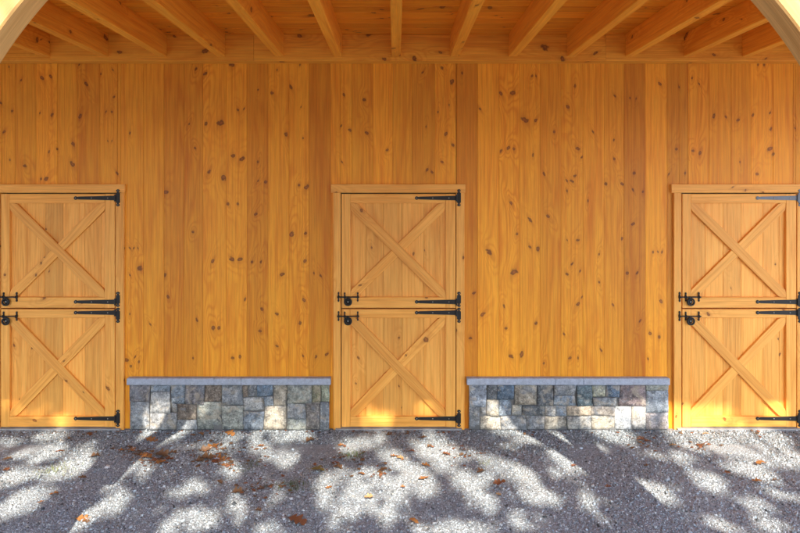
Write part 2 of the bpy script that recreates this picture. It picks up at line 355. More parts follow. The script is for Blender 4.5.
# ------------------------------------------------------------------ barn wall
BD = [(-6, .95, 0), (15, .93, 0), (36, 1.08, 0), (57, .97, 0), (77, .88, .03), (100, .95, 0), (121, 1.0, 0), (143.5, .97, 0), (164, .84, .06), (184, .87, .04),
      (203, 1.0, 0), (226, 1.03, 0), (247, .85, .05), (268, 1.0, 0), (289, 1.0, 0), (309, .82, .06), (330.5, 1.03, 0), (352, .93, 0), (373, 1.05, 0), (393, .95, 0),
      (412, .84, .03), (435, 1.02, 0), (456, .78, .10), (477.5, 1.08, 0), (499, 1.06, 0), (519, 1.0, 0), (540, .92, .02), (561, .97, 0), (583, 1.03, 0), (604, .92, .02),
      (624, .77, .10), (645.5, 1.08, 0), (667, .82, .04), (688, 1.02, 0), (709, .95, .02), (731, .97, .02), (751, 1.1, 0), (773, 1.12, 0), (793, .95, 0)]
KN = """9,67,1.5 21,80,2 42,78,3 51,77,2.5 86,84,3 79,65,1.6 113,70,1.4 101,74,1.6 1,103,1.6 40,113,1.5 52,115,2.5 12,111,1.4 80,116,3 106,112,1.5 112,112,1.5 114,97,1.3 4,132,2 73,144,3.2 72,164,3 49,152,2.2
57,149,1.4 130,133,2 108,141,1.4 112,141,1.4 10,160,1.6 25,166,2 41,179,2 46,179,2.3 117,173,2.5 189,124,1.8 195,148,1.5 196,69,2 205,74,2 206,124,2.8 221,123,3.5 232,65,2.5 238,110,2 244,109,1.8 233,156,2.5 242,159,3
209,172,2.8 224,178,3.8 258,181,2 266,182,2.3 258,162,1.5 291,87,3.2 272,93,2.2 286,134,2.8 301,107,1.3 303,138,1.3 307,187,2.8 299,185,1.5 344,95,2 350,130,2 341,126,1.5 364,100,1.8 367,133,1.8 342,162,1.6 387,150,1.7 277,70,1.3
300,65,1.3 258,90,1.3 423,72,1.8 442,68,1.8 452,82,3.3 426,127,1.6 449,105,1.5 438,112,1.5 446,134,2.2 453,145,2 427,170,2 432,172,2 442,162,1.5 501,94,3 513,93,2.8 480,109,2.2 532,76,1.8 536,76,1.8 525,120,3.5 536,120,2.5
501,151,2.2 508,148,2.2 514,149,2 533,155,2.2 544,174,2.3 554,132,1.7 575,86,2 568,107,2.3 578,149,2.3 582,157,1.5 575,176,2 567,181,2 572,181,1.8 593,132,1.8 462,73,2 615,96,1.7 614,140,1.7 614,159,1.8 606,184,2 622,184,2
630,98,1.5 636,99,1.5 634,173,2 660,84,2.3 679,87,1.7 692,78,1.8 699,84,1.8 676,149,2 669,174,2 685,173,1.8 693,151,1.7 700,153,2.8 714,116,2.7 726,117,2.2 738,120,1.8 740,162,1.7 753,115,1.8 758,65,1.8 764,65,1.8 770,113,1.8
771,129,2 770,149,3 757,174,1.8 795,128,1.7 773,154,2 166,192,2.5 193,232,1.5 130,248,1.6 134,248,1.6 138,248,1.6 140,268,3.2 165,275,2.5 168,297,2.2 213,261,3 232,259,2.5 240,259,2.6 252,262,2.4 261,262,2.2 228,204,1.8 238,204,1.6
256,214,1.8 292,234,3.5 306,233,2 282,274,2.4 305,261,2 314,273,1.8 321,276,2.2 245,299,2.2 262,309,2.2 304,300,2.8 300,323,2.6 197,320,2.6 213,328,3 219,328,2.4 150,324,1.7 260,331,1.8 240,357,2.6 233,358,2 127,360,2.4 135,357,1.7 139,362,2
131,366,1.8 193,358,1.5 277,346,2 316,357,2.2 303,356,1.7 327,354,1.8 130,314,1.6 130,275,1.5 277,314,1.6 511,203,2.5 530,220,2.8 548,216,2.3 567,191,2 588,201,1.7 530,247,2.2 538,249,2.6 517,234,1.6 489,252,3.5 514,272,4 578,240,1.8
567,240,1.3 572,264,2 567,274,2 580,271,1.8 578,304,3 582,297,1.6 599,254,1.5 599,282,1.6 613,305,1.7 622,239,2 633,190,2.2 643,192,2 633,224,1.8 627,273,2.6 637,273,2.4 653,252,1.7 658,252,1.7 662,252,1.7 661,301,2.5 640,321,2.3
650,333,2 659,337,2.2 648,359,2 504,306,2.2 536,323,2.6 522,354,3.5 511,356,2.4 506,328,1.5 570,358,2 578,358,1.7 601,350,2.5 564,334,1.7 544,363,1.6 474,293,1.8 470,338,2 483,314,2.4"""
KNOTS = [(*at(float(a), float(b)), float(r)*.0060) for a, b, r in (k.split(',') for k in KN.split())]
DOORS = [-339, 0, 339]                         # pixel offsets of the three doors from the middle one
OPEN = [(at(340.6+o, 0)[0], at(456.4+o, 0)[0]) for o in DOORS]; OPEN_TOP = at(0, 192.6)[1]
WTOP = 3.62
def wall():
    mb = MB(); bs = list(BD)
    for i in range(14): bs.append((815+21*i, random.uniform(.85, 1.08), 0))
    for i in range(14): bs.insert(0, (-27-21*i, random.uniform(.85, 1.08), 0))
    for i, (p, t, red) in enumerate(bs):
        p2 = bs[i+1][0] if i+1 < len(bs) else p+21
        x0, x1 = at(p, 0)[0], at(p2, 0)[0]
        col = tn(1+(t-1)*1.05, red, .03); off = np.array([random.uniform(0, 60), random.uniform(0, 60), random.uniform(0, 60)])
        dy = random.uniform(-.0012, .0012)
        inview = -40 < p < 830
        def piece(a, b, z0):
            W = b-a-random.uniform(.0003, .0022)
            if W < .004: return
            cx = (a+b)/2
            if inview: ks = [(k[0]-cx, k[1]-z0, k[2]) for k in KNOTS if x0-.004 < k[0] < x1+.004 and k[1] > z0-.05]
            else: ks = [(random.uniform(-W/2, W/2), random.uniform(0, 3.4), random.uniform(.008, .025)) for _ in range(8)]
            mb.straight((cx, dy, z0), (1, 0, 0), (0, 0, 1), (0, -1, 0), W, WTOP-z0, .02, col, ncol=max(1, int(W/.024)), seg=.026, bev=.0015, knots=ks, cup=.0006, l0=z0, a0=cx, off=off)
        segs = [(x0, x1, -.02)]
        for (o0, o1) in OPEN:
            ns = []
            for (a, b, z) in segs:
                if z > 0 or b <= o0 or a >= o1: ns.append((a, b, z)); continue
                if a < o0: ns.append((a, o0, z))
                ns.append((max(a, o0), min(b, o1), OPEN_TOP))
                if b > o1: ns.append((o1, b, z))
            segs = ns
        for sg in segs: piece(*sg)
    w = mb.build('barn_wall', WOOD_WALL, recalc=False)
    tag(w, 'knotty golden pine barn wall of tall vertical boards behind the doors', 'wall')
    b2 = MB(); X = at(1110, 0)[0]; b2.box(-X, X, .062, .12, -.02, WTOP-.01)
    b2.build('sheathing', DECK, w)
wall()

# ------------------------------------------------------------------ dutch doors
def strap_outline(x_tip, x_end, z, h):
    # tapered strap with a spear tip at the left
    t = .0095
    top = [(x_tip, 0), (x_tip+.008, .013), (x_tip+.017, .0165), (x_tip+.026, .013), (x_tip+.034, t), (x_tip+.045, h*.62), (x_end, h)]
    return [(x, z+d) for x, d in top]+[(x, z-d) for x, d in reversed(top[1:])]
def plate_outline(x, z, zt, zb, w):
    def fin(zz, s):     # finial shape towards +s
        return [(w, zz-s*.040), (w*1.05, zz-s*.036), (w*.45, zz-s*.029), (w*.40, zz-s*.024), (w*.95, zz-s*.015), (w*.75, zz-s*.006), (0, zz)]
    up = fin(zt, 1); dn = fin(zb, -1)
    right = [(a, b) for a, b in up][::-1]+[(w, z)] + [(a, b) for a, b in dn]
    left = [(-a, b) for a, b in dn[:-1]][::-1]
    left = [(-a, b) for a, b in reversed(dn[:-1])] + [(-w, z)] + [(-a, b) for a, b in up[:-1]]
    return [(x+a, b) for a, b in right]+[(x+a, b) for a, b in left]
DOOR_LABELS = ['pine Dutch door at the left, its latch side cut off by the picture edge', 'pine Dutch door in the middle, between the two stone plinths', 'pale pine Dutch door at the right, beside the right stone plinth']
def door(off, label, seed):
    random.seed(seed)
    X = lambda p: at(p+off, 0)[0]
    Z = lambda p: at(0, p)[1]
    root = empty('dutch_door', (X(398.5), 0, 0)); tag(root, label, 'door', 'Dutch stable doors in the barn wall')
    def mk(mb, name, mat, par, first=False, **k):
        o = mb.build(name, mat, par, **k)
        if first: rel(o, root)
        return o
    base = 1.0 + (.06 if off > 0 else 0)
    # frame: two casings and a head board
    mb = MB()
    for a, b in ((333.6, 341.0), (456.0, 464.2)):
        mb.straight(((X(a)+X(b))/2, -.026, -.01), (1, 0, 0), (0, 0, 1), (0, -1, 0), X(b)-X(a), Z(192.9)+.01, .026, tn(base*.98), ncol=3, seg=.05, dens=8)
    mb.straight((X(331.2), -.0272, (Z(184.2)+Z(192.8))/2), (0, 0, 1), (1, 0, 0), (0, -1, 0), Z(184.2)-Z(192.8), X(465)-X(331.2), .0272, tn(base*.98), ncol=3, seg=.05, dens=8)
    for a in (338.4, 458.6):     # jambs inside the wall thickness
        mb.straight((X(a), .001, -.01), (1, 0, 0), (0, 0, 1), (0, -1, 0), .040, Z(193)+.01, .06, tn(.9), ncol=2, seg=.3)
    mk(mb, 'door_frame', WOOD_DOOR, root, True)
    mb = MB(); mb.box(X(336), X(461), -.050, .06, -.03, .012); mk(mb, 'threshold', SILLM, root, True)
    planks = [341.9, 352, 366, 384 if off else 383.5, 402, 424, 440, 455.3]
    lx0, lx1 = X(341.9), X(455.3)
    ptone = {-339: [1, .97, 1.0, .84, 1.12, 1.0, 1.02], 0: [1, 1.05, .98, .93, 1.0, 1.04, 1.0], 339: [1, .90, 1.06, .97, 1.08, 1.0, 1.05]}[off]
    for which, zt, zb, rails in (('upper_leaf', 193.9, 307.2, ((193.9, 203.2), (296.6, 307.2))), ('lower_leaf', 308.6, 425.6, ((308.6, 317.2), (415.4, 425.6)))):
        lz1, lz0 = Z(zt), Z(zb); mb = MB()
        for i in range(len(planks)-1):
            a, b = X(planks[i]), X(planks[i+1])
            mb.straight(((a+b)/2, -.000, lz0), (1, 0, 0), (0, 0, 1), (0, -1, 0), b-a-.0012, lz1-lz0, .036, tn(base*ptone[i], .0, .07), ncol=5, seg=.035, bev=.0018, dens=5, rk=(.006, .014))
        leaf = mk(mb, which, WOOD_DOOR, root, True)
        if which == 'upper_leaf': leaf['label'] = 'upper half of the door'
        else: leaf['label'] = 'lower half of the door'
        # stiles full height, rails between them
        for a, b in ((341.9, 350.6), (445.2, 455.3)):
            mb = MB(); mb.straight(((X(a)+X(b))/2, -.0255, lz0), (1, 0, 0), (0, 0, 1), (0, -1, 0), X(b)-X(a), lz1-lz0, .0252, tn(base*1.0), ncol=3, seg=.04, dens=6)
            mk(mb, 'stile', WOOD_DOOR, leaf)
        for a, b in rails:
            mb = MB(); mb.straight((X(350.6)+.0006, -.0255, (Z(a)+Z(b))/2), (0, 0, 1), (1, 0, 0), (0, -1, 0), Z(a)-Z(b), X(445.2)-X(350.6)-.0012, .0252, tn(base*1.02), ncol=3, seg=.04, dens=9)
            mk(mb, 'rail', WOOD_DOOR, leaf)
        # crossed braces: mitred ends inside the rectangle formed by stiles and rails
        ix0, ix1 = X(350.6), X(445.2); iz1, iz0 = Z(rails[0][1]), Z(rails[1][0]); hw = .044
        Ld = Vector((ix1-ix0, 0, iz0-iz1)); L = Ld.length; u = Ld.normalized(); sw = hw/ max(abs(u.x), .1); sh = hw/max(abs(u.z), .1)
        for kind in (1, 0):
            mb = MB(); yv = -.0235 if kind == 0 else -.0195
            ux = u if kind == 0 else Vector((u.x, 0, -u.z)); A = Vector((-ux.z, 0, ux.x))
            P0 = Vector((ix0, yv, iz1 if kind == 0 else iz0)); L0 = -0.05
            # clipped ends: shape each section by the rectangle
            random_off = np.array([random.uniform(0, 60) for _ in range(3)])
            mb.board(lambda l: (P0+ux*(L0+l), A, Vector((0, -1, 0))), hw*2*.96, L-2*L0, -yv-.0004, tn(base*(.90 if kind == 0 else 1.03), .03 if kind == 0 else 0), ncol=3, seg=.035, dens=7, off=random_off)
            cl = []
            for v in mb.v:      # keep inside stiles and rails
                cl.append((min(max(v[0], ix0+.001), ix1-.001), v[1], min(max(v[2], iz0+.001), iz1-.001)))
            mb.v = cl
            mk(mb, 'brace', WOOD_DOOR, leaf)
        # strap hinges
        for hz in ((198.0, 301.2) if which == 'upper_leaf' else (311.9, 417.2)):
            mb = MB(); z = Z(hz); xe = X(455.6)
            mb.prism(strap_outline(X(414.6), xe, z, .0205), -.026, -.0315, .0015)
            for bx in (416.6, 432.5, 448.6): mb.dome(X(bx), -.0312, z, .0055, .004, mi=1)
            up, dn = (.080, .075)
            if hz == 301.2: up, dn = .092, .046
            if hz == 311.9: up, dn = .046, .092
            mb.prism(plate_outline(X(458.6), z, z+up, z-dn, .0175), -.0262, -.0325, .0015)
            mb.tube([(X(456.0), -.034, z-.030), (X(456.0), -.034, z+.030)], .0085, 10)
            mb.dome(X(458.9), -.0322, z+up-.015, .0045, .004, mi=1); mb.dome(X(458.9), -.0322, z-dn+.015, .0045, .004, mi=1)
            hg = mk(mb, 'strap_hinge', [GLARE_IRON if off > 0 and hz == 198.0 else IRON, STEEL], leaf)
            if off > 0 and hz == 198.0: hg['label'] = 'strap hinge with blue grey sky glare painted in'
        # slide bolt with a round drop handle
        z = Z(296.2 if which == 'upper_leaf' else 315.3); mb = MB()
        mb.tube([(X(337.6), -.040, z), (X(359.6), -.040, z)], .0058, 10)
        for bx, h, w in ((338.9, .044, .0085), (345.0, .040, .0075), (358.0, .042, .0075)):
            mb.prism([(X(bx)-w*.6, z+h), (X(bx)+w*.6, z+h), (X(bx)+w, z+h*.72), (X(bx)+w*.55, z+h*.45), (X(bx)+w, z+h*.2), (X(bx)+w, z-h*.2), (X(bx)+w*.55, z-h*.45), (X(bx)+w, z-h*.72), (X(bx)+w*.6, z-h),
                      (X(bx)-w*.6, z-h), (X(bx)-w, z-h*.72), (X(bx)-w*.55, z-h*.45), (X(bx)-w, z-h*.2), (X(bx)-w, z+h*.2), (X(bx)-w*.55, z+h*.45), (X(bx)-w, z+h*.72)], -.0258, -.0345, .0015)
            mb.tube([(X(bx), -.0345, z-.010), (X(bx), -.047, z-.006), (X(bx), -.047, z+.006), (X(bx), -.0345, z+.010)], .004, 6)
        cx, cz, rr = X(348.4)+(.006 if off > 0 else 0), z-.042, .029
        mb.tube([(X(347.6), -.040, z), (X(348.0), -.046, z-.018), (cx, -.048, z-.024)], .006, 8)
        ring = [(cx+rr*math.cos(t*math.pi/12), -.047, cz+rr*math.sin(t*math.pi/12)) for t in range(25)]
        mb.tube(ring, .0085, 8, caps=False)
        mb.dome(cx, -.034, cz, .024, .010); mb.dome(cx, -.0445, cz, .008, .004, mi=1)
        mk(mb, 'slide_bolt', [IRON, STEEL], leaf)
for o, l, s in zip(DOORS, DOOR_LABELS, (5, 6, 7)): door(o, l, s)
random.seed(21)

# ------------------------------------------------------------------ stone plinths
BG, BL, GR, GG, TN, BR, WH, DK, PU = ((.27, .285, .30), (.25, .295, .345), (.30, .30, .30), (.31, .325, .29), (.43, .385, .31), (.21, .165, .13), (.46, .465, .46), (.13, .14, .15), (.23, .215, .225))
LS = [(129, 150, 385, 402, PU), (150, 171, 385, 392, BL), (150, 171, 392, 413, WH), (129, 150, 402, 430, BG), (171, 184, 385, 404, BL), (184, 205, 385, 404, PU), (205, 221, 385, 402, BR), (221, 243, 385, 406, BG),
      (177, 197, 404, 420, BR), (171, 177, 404, 413, BG), (197, 221, 402, 430, GG), (150, 177, 413, 430, GR), (177, 197, 420, 430, BG), (221, 243, 406, 430, GG), (243, 248, 385, 397, BR), (248, 257, 385, 397, BG), (257, 273, 385, 396, (.15, .21, .28)),
      (243, 264, 397, 412, WH), (264, 273, 396, 406, BL), (273, 287, 385, 406, TN), (287, 312, 385, 404, GG), (312, 321, 385, 402, (.30, .29, .19)), (321, 329.5, 385, 402, (.31, .33, .24)), (243, 264, 412, 430, BL), (264, 287, 406, 430, TN),
      (287, 306, 404, 418, BG), (287, 306, 418, 430, GG), (306, 320, 402, 430, (.30, .27, .25)), (320, 329.5, 402, 430, BG)]
RS = [(469, 486.5, 385, 407, (.36, .40, .46)), (486.5, 497, 385, 400, DK), (497, 514, 385, 400, (.10, .15, .21)), (486.5, 499, 400, 416, TN), (499, 512, 400, 416, BL), (514, 537, 385, 405, (.33, .29, .23)), (537, 554, 385, 406, DK), (554, 576, 385, 396, GR), (554, 576, 396, 406, BL),
      (469, 480, 407, 430, GR), (480, 486.5, 407, 416, GR), (480, 501, 416, 430, TN), (512, 522.5, 405, 416, TN), (501, 527, 416, 430, BG), (522.5, 545, 406, 416, DK), (527, 545, 416, 430, GR), (545, 556, 406, 416, GR), (556, 567, 406, 416, BL), (567, 591, 406, 416, (.55, .44, .32)),
      (545, 567, 416, 430, TN), (567, 591, 416, 430, (.48, .45, .40)), (576, 593, 385, 406, (.13, .18, .20)), (593, 605.5, 385, 397, (.40, .39, .28)), (605.5, 619, 385, 397, (.13, .19, .27)), (593, 616, 397, 406, BG), (619, 646, 385, 406, (.25, .19, .19)), (646, 669, 385, 391, GG), (646, 669, 391, 413, (.38, .42, .46)),
      (591, 615, 406, 416, (.38, .33, .28)), (591, 615, 416, 430, TN), (615, 632, 406, 430, WH), (632, 646, 406, 430, (.50, .47, .42)), (646, 669, 413, 430, (.36, .32, .31))]
def plinth(stones, x0, x1, caps, label):
    Y = -.045
    root = empty('stone_plinth', ((at(x0, 0, Y)[0]+at(x1, 0, Y)[0])/2, 0, 0)); tag(root, label, 'stone wall', 'stone plinths between the stable doors')
    mb = MB(); n = 9
    jit = {}
    def J(x, y):
        k = (round(x), round(y))
        if k not in jit: jit[k] = (random.uniform(-.9, .9), random.uniform(-.7, .7))
        if x <= min(s[0] for s in stones)+.1 or x >= max(s[1] for s in stones)-.1: jit[k] = (0, jit[k][1])
        if y <= 385.1 or y > 428: return (jit[k][0] if y > 386 else jit[k][0], 0)
        return jit[k]
    for (a, b, t, bt, col) in stones:
        cs = [(a, t), (b, t), (b, bt), (a, bt)]; cs = [(p[0]+J(*p)[0], p[1]+J(*p)[1]) for p in cs]
        P = [at(px, py, Y) for px, py in cs]; yo = random.uniform(-.009, .007); ph = random.uniform(0, 9); gx = random.uniform(0, 40)
        V = []; G = []; tilt = random.uniform(-.007, .007); tz = random.uniform(-.007, .007)
        cx = sum(p[0] for p in P)/4; cz = sum(p[1] for p in P)/4
        for j in range(n):
            for i in range(n):
                W = abs(P[1][0]-P[0][0]); H = abs(P[0][1]-P[3][1]); eu, ev = .004/W, .004/H
                u = [0, eu, .2, .35, .5, .65, .8, 1-eu, 1][i]; v = [0, ev, .2, .35, .5, .65, .8, 1-ev, 1][j]
                e = (i in (0, n-1)) or (j in (0, n-1))
                u2 = u; v2 = v
                x = (P[0][0]*(1-u2)+P[1][0]*u2)*(1-v2)+(P[3][0]*(1-u2)+P[2][0]*u2)*v2
                z = (P[0][1]*(1-u2)+P[1][1]*u2)*(1-v2)+(P[3][1]*(1-u2)+P[2][1]*u2)*v2
                wig = .0012*math.sin(23*u+17*v+ph)+.0010*math.sin(61*u-47*v+ph*2)
                ins = .0006
                x += (ins+abs(wig) if i == 0 else -ins-abs(wig) if i == n-1 else 0); z -= (ins+abs(wig) if j == 0 else -ins-abs(wig) if j == n-1 else 0)
                m = min(u, 1-u)*W; m2 = min(v, 1-v)*H; edge = min(m, m2)
                y = Y+yo+tilt*(u-.5)*2+tz*(v-.5)*2+.004*math.sin(9*u+5*v+ph)*math.cos(7*v-4*u+ph)+random.uniform(-.0016, .0016)
                y += .005*math.exp(-edge/.005) if not e else .010
                V.append((x, y, max(z, -.02))); G.append((x+gx, y, z+gx))
        Fc = [(j*n+i, j*n+i+1, (j+1)*n+i+1, (j+1)*n+i) for j in range(n-1) for i in range(n-1)]
        k = random.uniform(.72, .88)
        mb.add(V, Fc, G, tone=tuple(c*k for c in col)+(1,))
    o = mb.build('stonework', STONE, root, recalc=False, smooth=True); rel(o, root)
    mb = MB(); xa, xb = at(x0+2.2, 0, Y)[0], at(x1-1.2, 0, Y)[0]
    mb.box(xa, xb, Y+.013, -.003, -.03, at(0, 385.5, Y)[1]); o = mb.build('mortar_bed', MORTAR, root); rel(o, root)
    Yc = -.060
    for a, b in caps:
        mb = MB(); xa, xb = at(a, 0, Yc)[0]+.0015, at(b, 0, Yc)[0]-.0015; z1, z0 = at(0, 378.6, Yc)[1], at(0, 385.2, Yc)[1]
        # slab with a rough front edge
        nx = int((xb-xa)/.02)+2; V = []; Fc = []; sec = [(0, z0), (Yc+.004, z0), (Yc, z0+.006), (Yc, z1-.006), (Yc+.005, z1), (-.0005, z1)]; m = len(sec)
        for i in range(nx+1):
            x = xa+(xb-xa)*i/nx; r = random.uniform(-.0018, .0018)
            for y, z in sec: V.append((x, y+(r if -.2 < y < -.05 else -.003), z+random.uniform(-.0006, .0006)))
        for i in range(nx):
            for j in range(m): Fc.append((i*m+j, (i+1)*m+j, (i+1)*m+(j+1) % m, i*m+(j+1) % m))
        Fc += [tuple(range(m)), tuple(nx*m+j for j in range(m-1, -1, -1))]
        mb.add(V, Fc); o = mb.build('coping_slab', CAPSTONE, root); rel(o, root)
plinth(LS, 129, 329.5, [(126.5, 213.3), (213.3, 241.3), (241.3, 330.5)], 'low fieldstone plinth with bluestone coping between the left and middle doors')
plinth(RS, 469, 669, [(467, 555.4), (555.4, 583.8), (583.8, 670)], 'low fieldstone plinth with bluestone coping between the middle and right doors')

# ------------------------------------------------------------------ porch
def porch():
    root = empty('porch', (0, -1.5, 0)); tag(root, 'open timber porch over the gravel with pine joists and curved braces', 'porch')
    ZC, ZJ, ZL = 3.516, 3.318, 3.278; YF = -2.87
    def mk(mb, name, m=WOOD_BEAM): o = mb.build(name, m, root, recalc=False); rel(o, root); return o
    # ceiling boards run along the wall
    mb = MB(); y = -.002
    while y > -3.1:
        w = .133
        for x0, x1 in ((-7.4, -2.9+random.uniform(-1, 1)), (None, 2.2+random.uniform(-1.3, 1.3)), (None, 7.4)):
            if x0 is None: x0 = last
            last = x1
            mb.straight((x0, y-w/2, ZC), (0, 1, 0), (1, 0, 0), (0, 0, -1), w-.0025, x1-x0-.002, .02, tn(random.uniform(.84, 1.04), random.uniform(0, .04)), ncol=3, seg=.06, bev=.003, dens=10, rk=(.007, .018))
        y -= w
    mk(mb, 'ceiling_boards', WOOD_WALL)
    mb = MB(); mb.box(-7.4, 7.4, -3.25, .1, ZC+.03, ZC+.10); mk(mb, 'roof_deck', DECK)
    for i, (x0, x1) in enumerate(((-7.4, -1.9), (-1.9, -.0 - 1.55), (-1.55, 2.0), (2.0, 7.4))):
        pass
    mb = MB()
    for x0, x1 in ((-7.4, -3.05), (-3.05, -1.253), (-1.253, 1.852), (1.852, 7.4)):
        mb.straight((x0, -.10, (ZL+ZC)/2), (0, 0, 1), (1, 0, 0), (0, -1, 0), ZC-ZL-.002, x1-x0-.002, .098, tn(.95), ncol=5, seg=.05, dens=9, rk=(.008, .02))
    mk(mb, 'ledger_beam')
    for i in range(-13, 14):
        x = (396.1+58.42*i-396)*4.7/533
        mb = MB(); L = 2.85
        # front face of the board helper is the joist's underside; its sides unfold from it
        mb.straight((x, -.1015, ZJ), (1, 0, 0), (0, -1, 0), (0, 0, -1), .078, L, ZC-ZJ-.001, tn(random.uniform(.93, 1.06), random.uniform(0, .03)), ncol=2, seg=.05, bev=.004, dens=7, rk=(.007, .02))
        mk(mb, 'joist')
    ZB = 2.86; R0, R1, zc = 1.773, 1.935, 1.661
    mb = MB(); mb.straight((-7.4, YF, (ZB+ZJ)/2), (0, 0, 1), (1, 0, 0), (0, -1, 0), ZJ-ZB-.002, 14.8, .07, tn(1), ncol=5, seg=.06, bev=.006, dens=6, rk=(.008, .02)); mk(mb, 'front_beam')
    for x in (-1.95, 1.95):
        mb = MB(); mb.straight((x, -2.865, -.03), (1, 0, 0), (0, 0, 1), (0, -1, 0), .18, ZB+.028, .18, tn(1), ncol=4, seg=.06, bev=.006, dens=6, rk=(.008, .02)); mk(mb, 'post')
    for s in (-1, 1):
        mb = MB(); cx = .012; a0 = math.asin((1.80-zc)/R0)
        def fr(l, s=s):
            an = a0+l/R0
            r = Vector((s*math.cos(an), 0, math.sin(an)))
            P = Vector((cx, -2.892, zc))+r*((R0+R1)/2)
            return P, r*s, Vector((0, -1, 0))
        amax = math.asin((ZB+.002-zc)/R1)+.085
        kn = [((R0-R1)/2*s*1.0 - s*.035, R0*(.81-a0)+.02*i, .004) for i in range(3)] if s > 0 else None
        mb.board(fr, R1-R0, R0*(amax-a0), .095, tn(1), ncol=4, seg=.03, bev=.006, dens=4, knots=kn)
        # trim the upper end under the beam and the lower end against the post
        mb.v = [(min(max(v[0], -1.858), 1.858), v[1], min(v[2], ZB-.001)) for v in mb.v]
        mk(mb, 'brace', WOOD_BRACE)
porch()

# ------------------------------------------------------------------ fallen leaves
def leaf_mesh(i, mat):
    r = np.random.default_rng(100+i); n = 25; V = []; Fc = []
    lob = r.uniform(2.6, 3.6); ph = r.uniform(0, 1); c1 = r.uniform(-.6, 2.4); c2 = r.uniform(-1.5, 1.5); tw = r.uniform(-.5, .5)
    for j in range(n):
        s = j/(n-1); w = .36*(math.sin(math.pi*min(max(s, .02), .985)))**.75*(.68+.34*math.cos(2*math.pi*(lob*s+ph*.2)))*(.75+.5*s*(1.25-s))
        for k in range(-2, 3):
            u = k/2; x = (s-.5); y = u*w+.03*math.sin(3*s+i)
            if abs(k) == 2: x += .05*math.cos(2*math.pi*lob*s)
            z = .10+c1*y*y*1.4+c2*(x*x)*.55-.06*abs(u)*w+tw*x*y+.025*math.sin(9*x+4*y+i)
            V.append((x, y, z))
    for j in range(n-1):
        for k in range(4): Fc.append((j*5+k, j*5+k+1, (j+1)*5+k+1, (j+1)*5+k))
    o = len(V)
    for (x, z) in ((-.5, 0), (-.62, .02), (-.72, .05)): V += [(x, -.008, .10+c2*.14+z), (x, .008, .10+c2*.14+z), (x, 0, .112+c2*.14+z)]
    for a in range(2):
        for k in range(3): Fc.append((o+a*3+k, o+a*3+(k+1) % 3, o+a*3+3+(k+1) % 3, o+a*3+3+k))
    me = bpy.data.meshes.new('fallen_leaf'); me.from_pydata(V, [], Fc)
    zs = np.array([v[2] for v in V]); me.transform(Matrix.Translation((0, 0, -float(zs.min()))))
    me.polygons.foreach_set('use_smooth', [True]*len(Fc)); me.materials.append(LEAFM[mat]); return me
O, RU, B_, T_, OL = 'orange', 'russet', 'brown', 'tan', 'olive'
LV = [(0, [(605, 160, 35, O), (485, 203, 20, O), (525, 203, 30, O), (590, 232, 44, O), (650, 222, 44, B_), (640, 250, 30, O), (690, 215, 30, B_), (380, 228, 28, B_), (240, 205, 25, RU), (270, 157, 18, B_), (390, 112, 25, RU), (30, 237, 25, B_), (25, 280, 25, RU), (330, 312, 22, B_),
           (215, 377, 30, O), (165, 410, 20, O), (335, 477, 40, O), (450, 195, 14, B_), (790, 240, 20, O), (680, 238, 30, RU), (615, 243, 26, RU), (570, 222, 22, O), (345, 488, 20, B_)]),
      (200, [(15, 125, 20, O), (120, 135, 30, O), (45, 188, 45, O), (95, 199, 20, B_), (25, 240, 46, B_), (75, 238, 46, O), (100, 262, 25, O), (245, 185, 22, O), (440, 165, 32, B_), (565, 182, 17, O), (755, 142, 22, B_), (780, 225, 28, O), (555, 270, 25, B_), (645, 298, 22, O), (640, 260, 20, B_),
             (735, 280, 28, B_), (515, 350, 18, O), (675, 390, 24, T_), (470, 283, 38, OL), (235, 443, 18, B_), (215, 365, 15, RU), (285, 345, 20, B_), (150, 370, 34, B_), (390, 485, 56, RU), (80, 330, 20, B_), (800, 232, 22, T_), (20, 205, 30, B_), (55, 246, 30, RU), (0, 246, 30, B_), (115, 235, 22, RU)]),
      (400, [(45, 208, 25, RU), (12, 240, 15, O), (105, 263, 28, O), (95, 313, 27, O), (12, 348, 15, O), (55, 487, 30, O), (185, 217, 20, RU), (245, 222, 12, B_), (330, 215, 25, O), (325, 288, 25, B_), (397, 332, 38, RU), (90, 150, 22, B_), (120, 187, 20, B_), (695, 263, 10, RU), (395, 380, 12, T_)]),
      (600, [(290, 182, 20, T_), (415, 130, 18, T_), (645, 255, 32, O), (512, 296, 28, RU), (630, 325, 24, O), (700, 322, 12, B_), (33, 348, 20, RU), (185, 265, 18, B_), (400, 180, 20, RU), (225, 205, 10, RU), (170, 160, 20, RU)])]
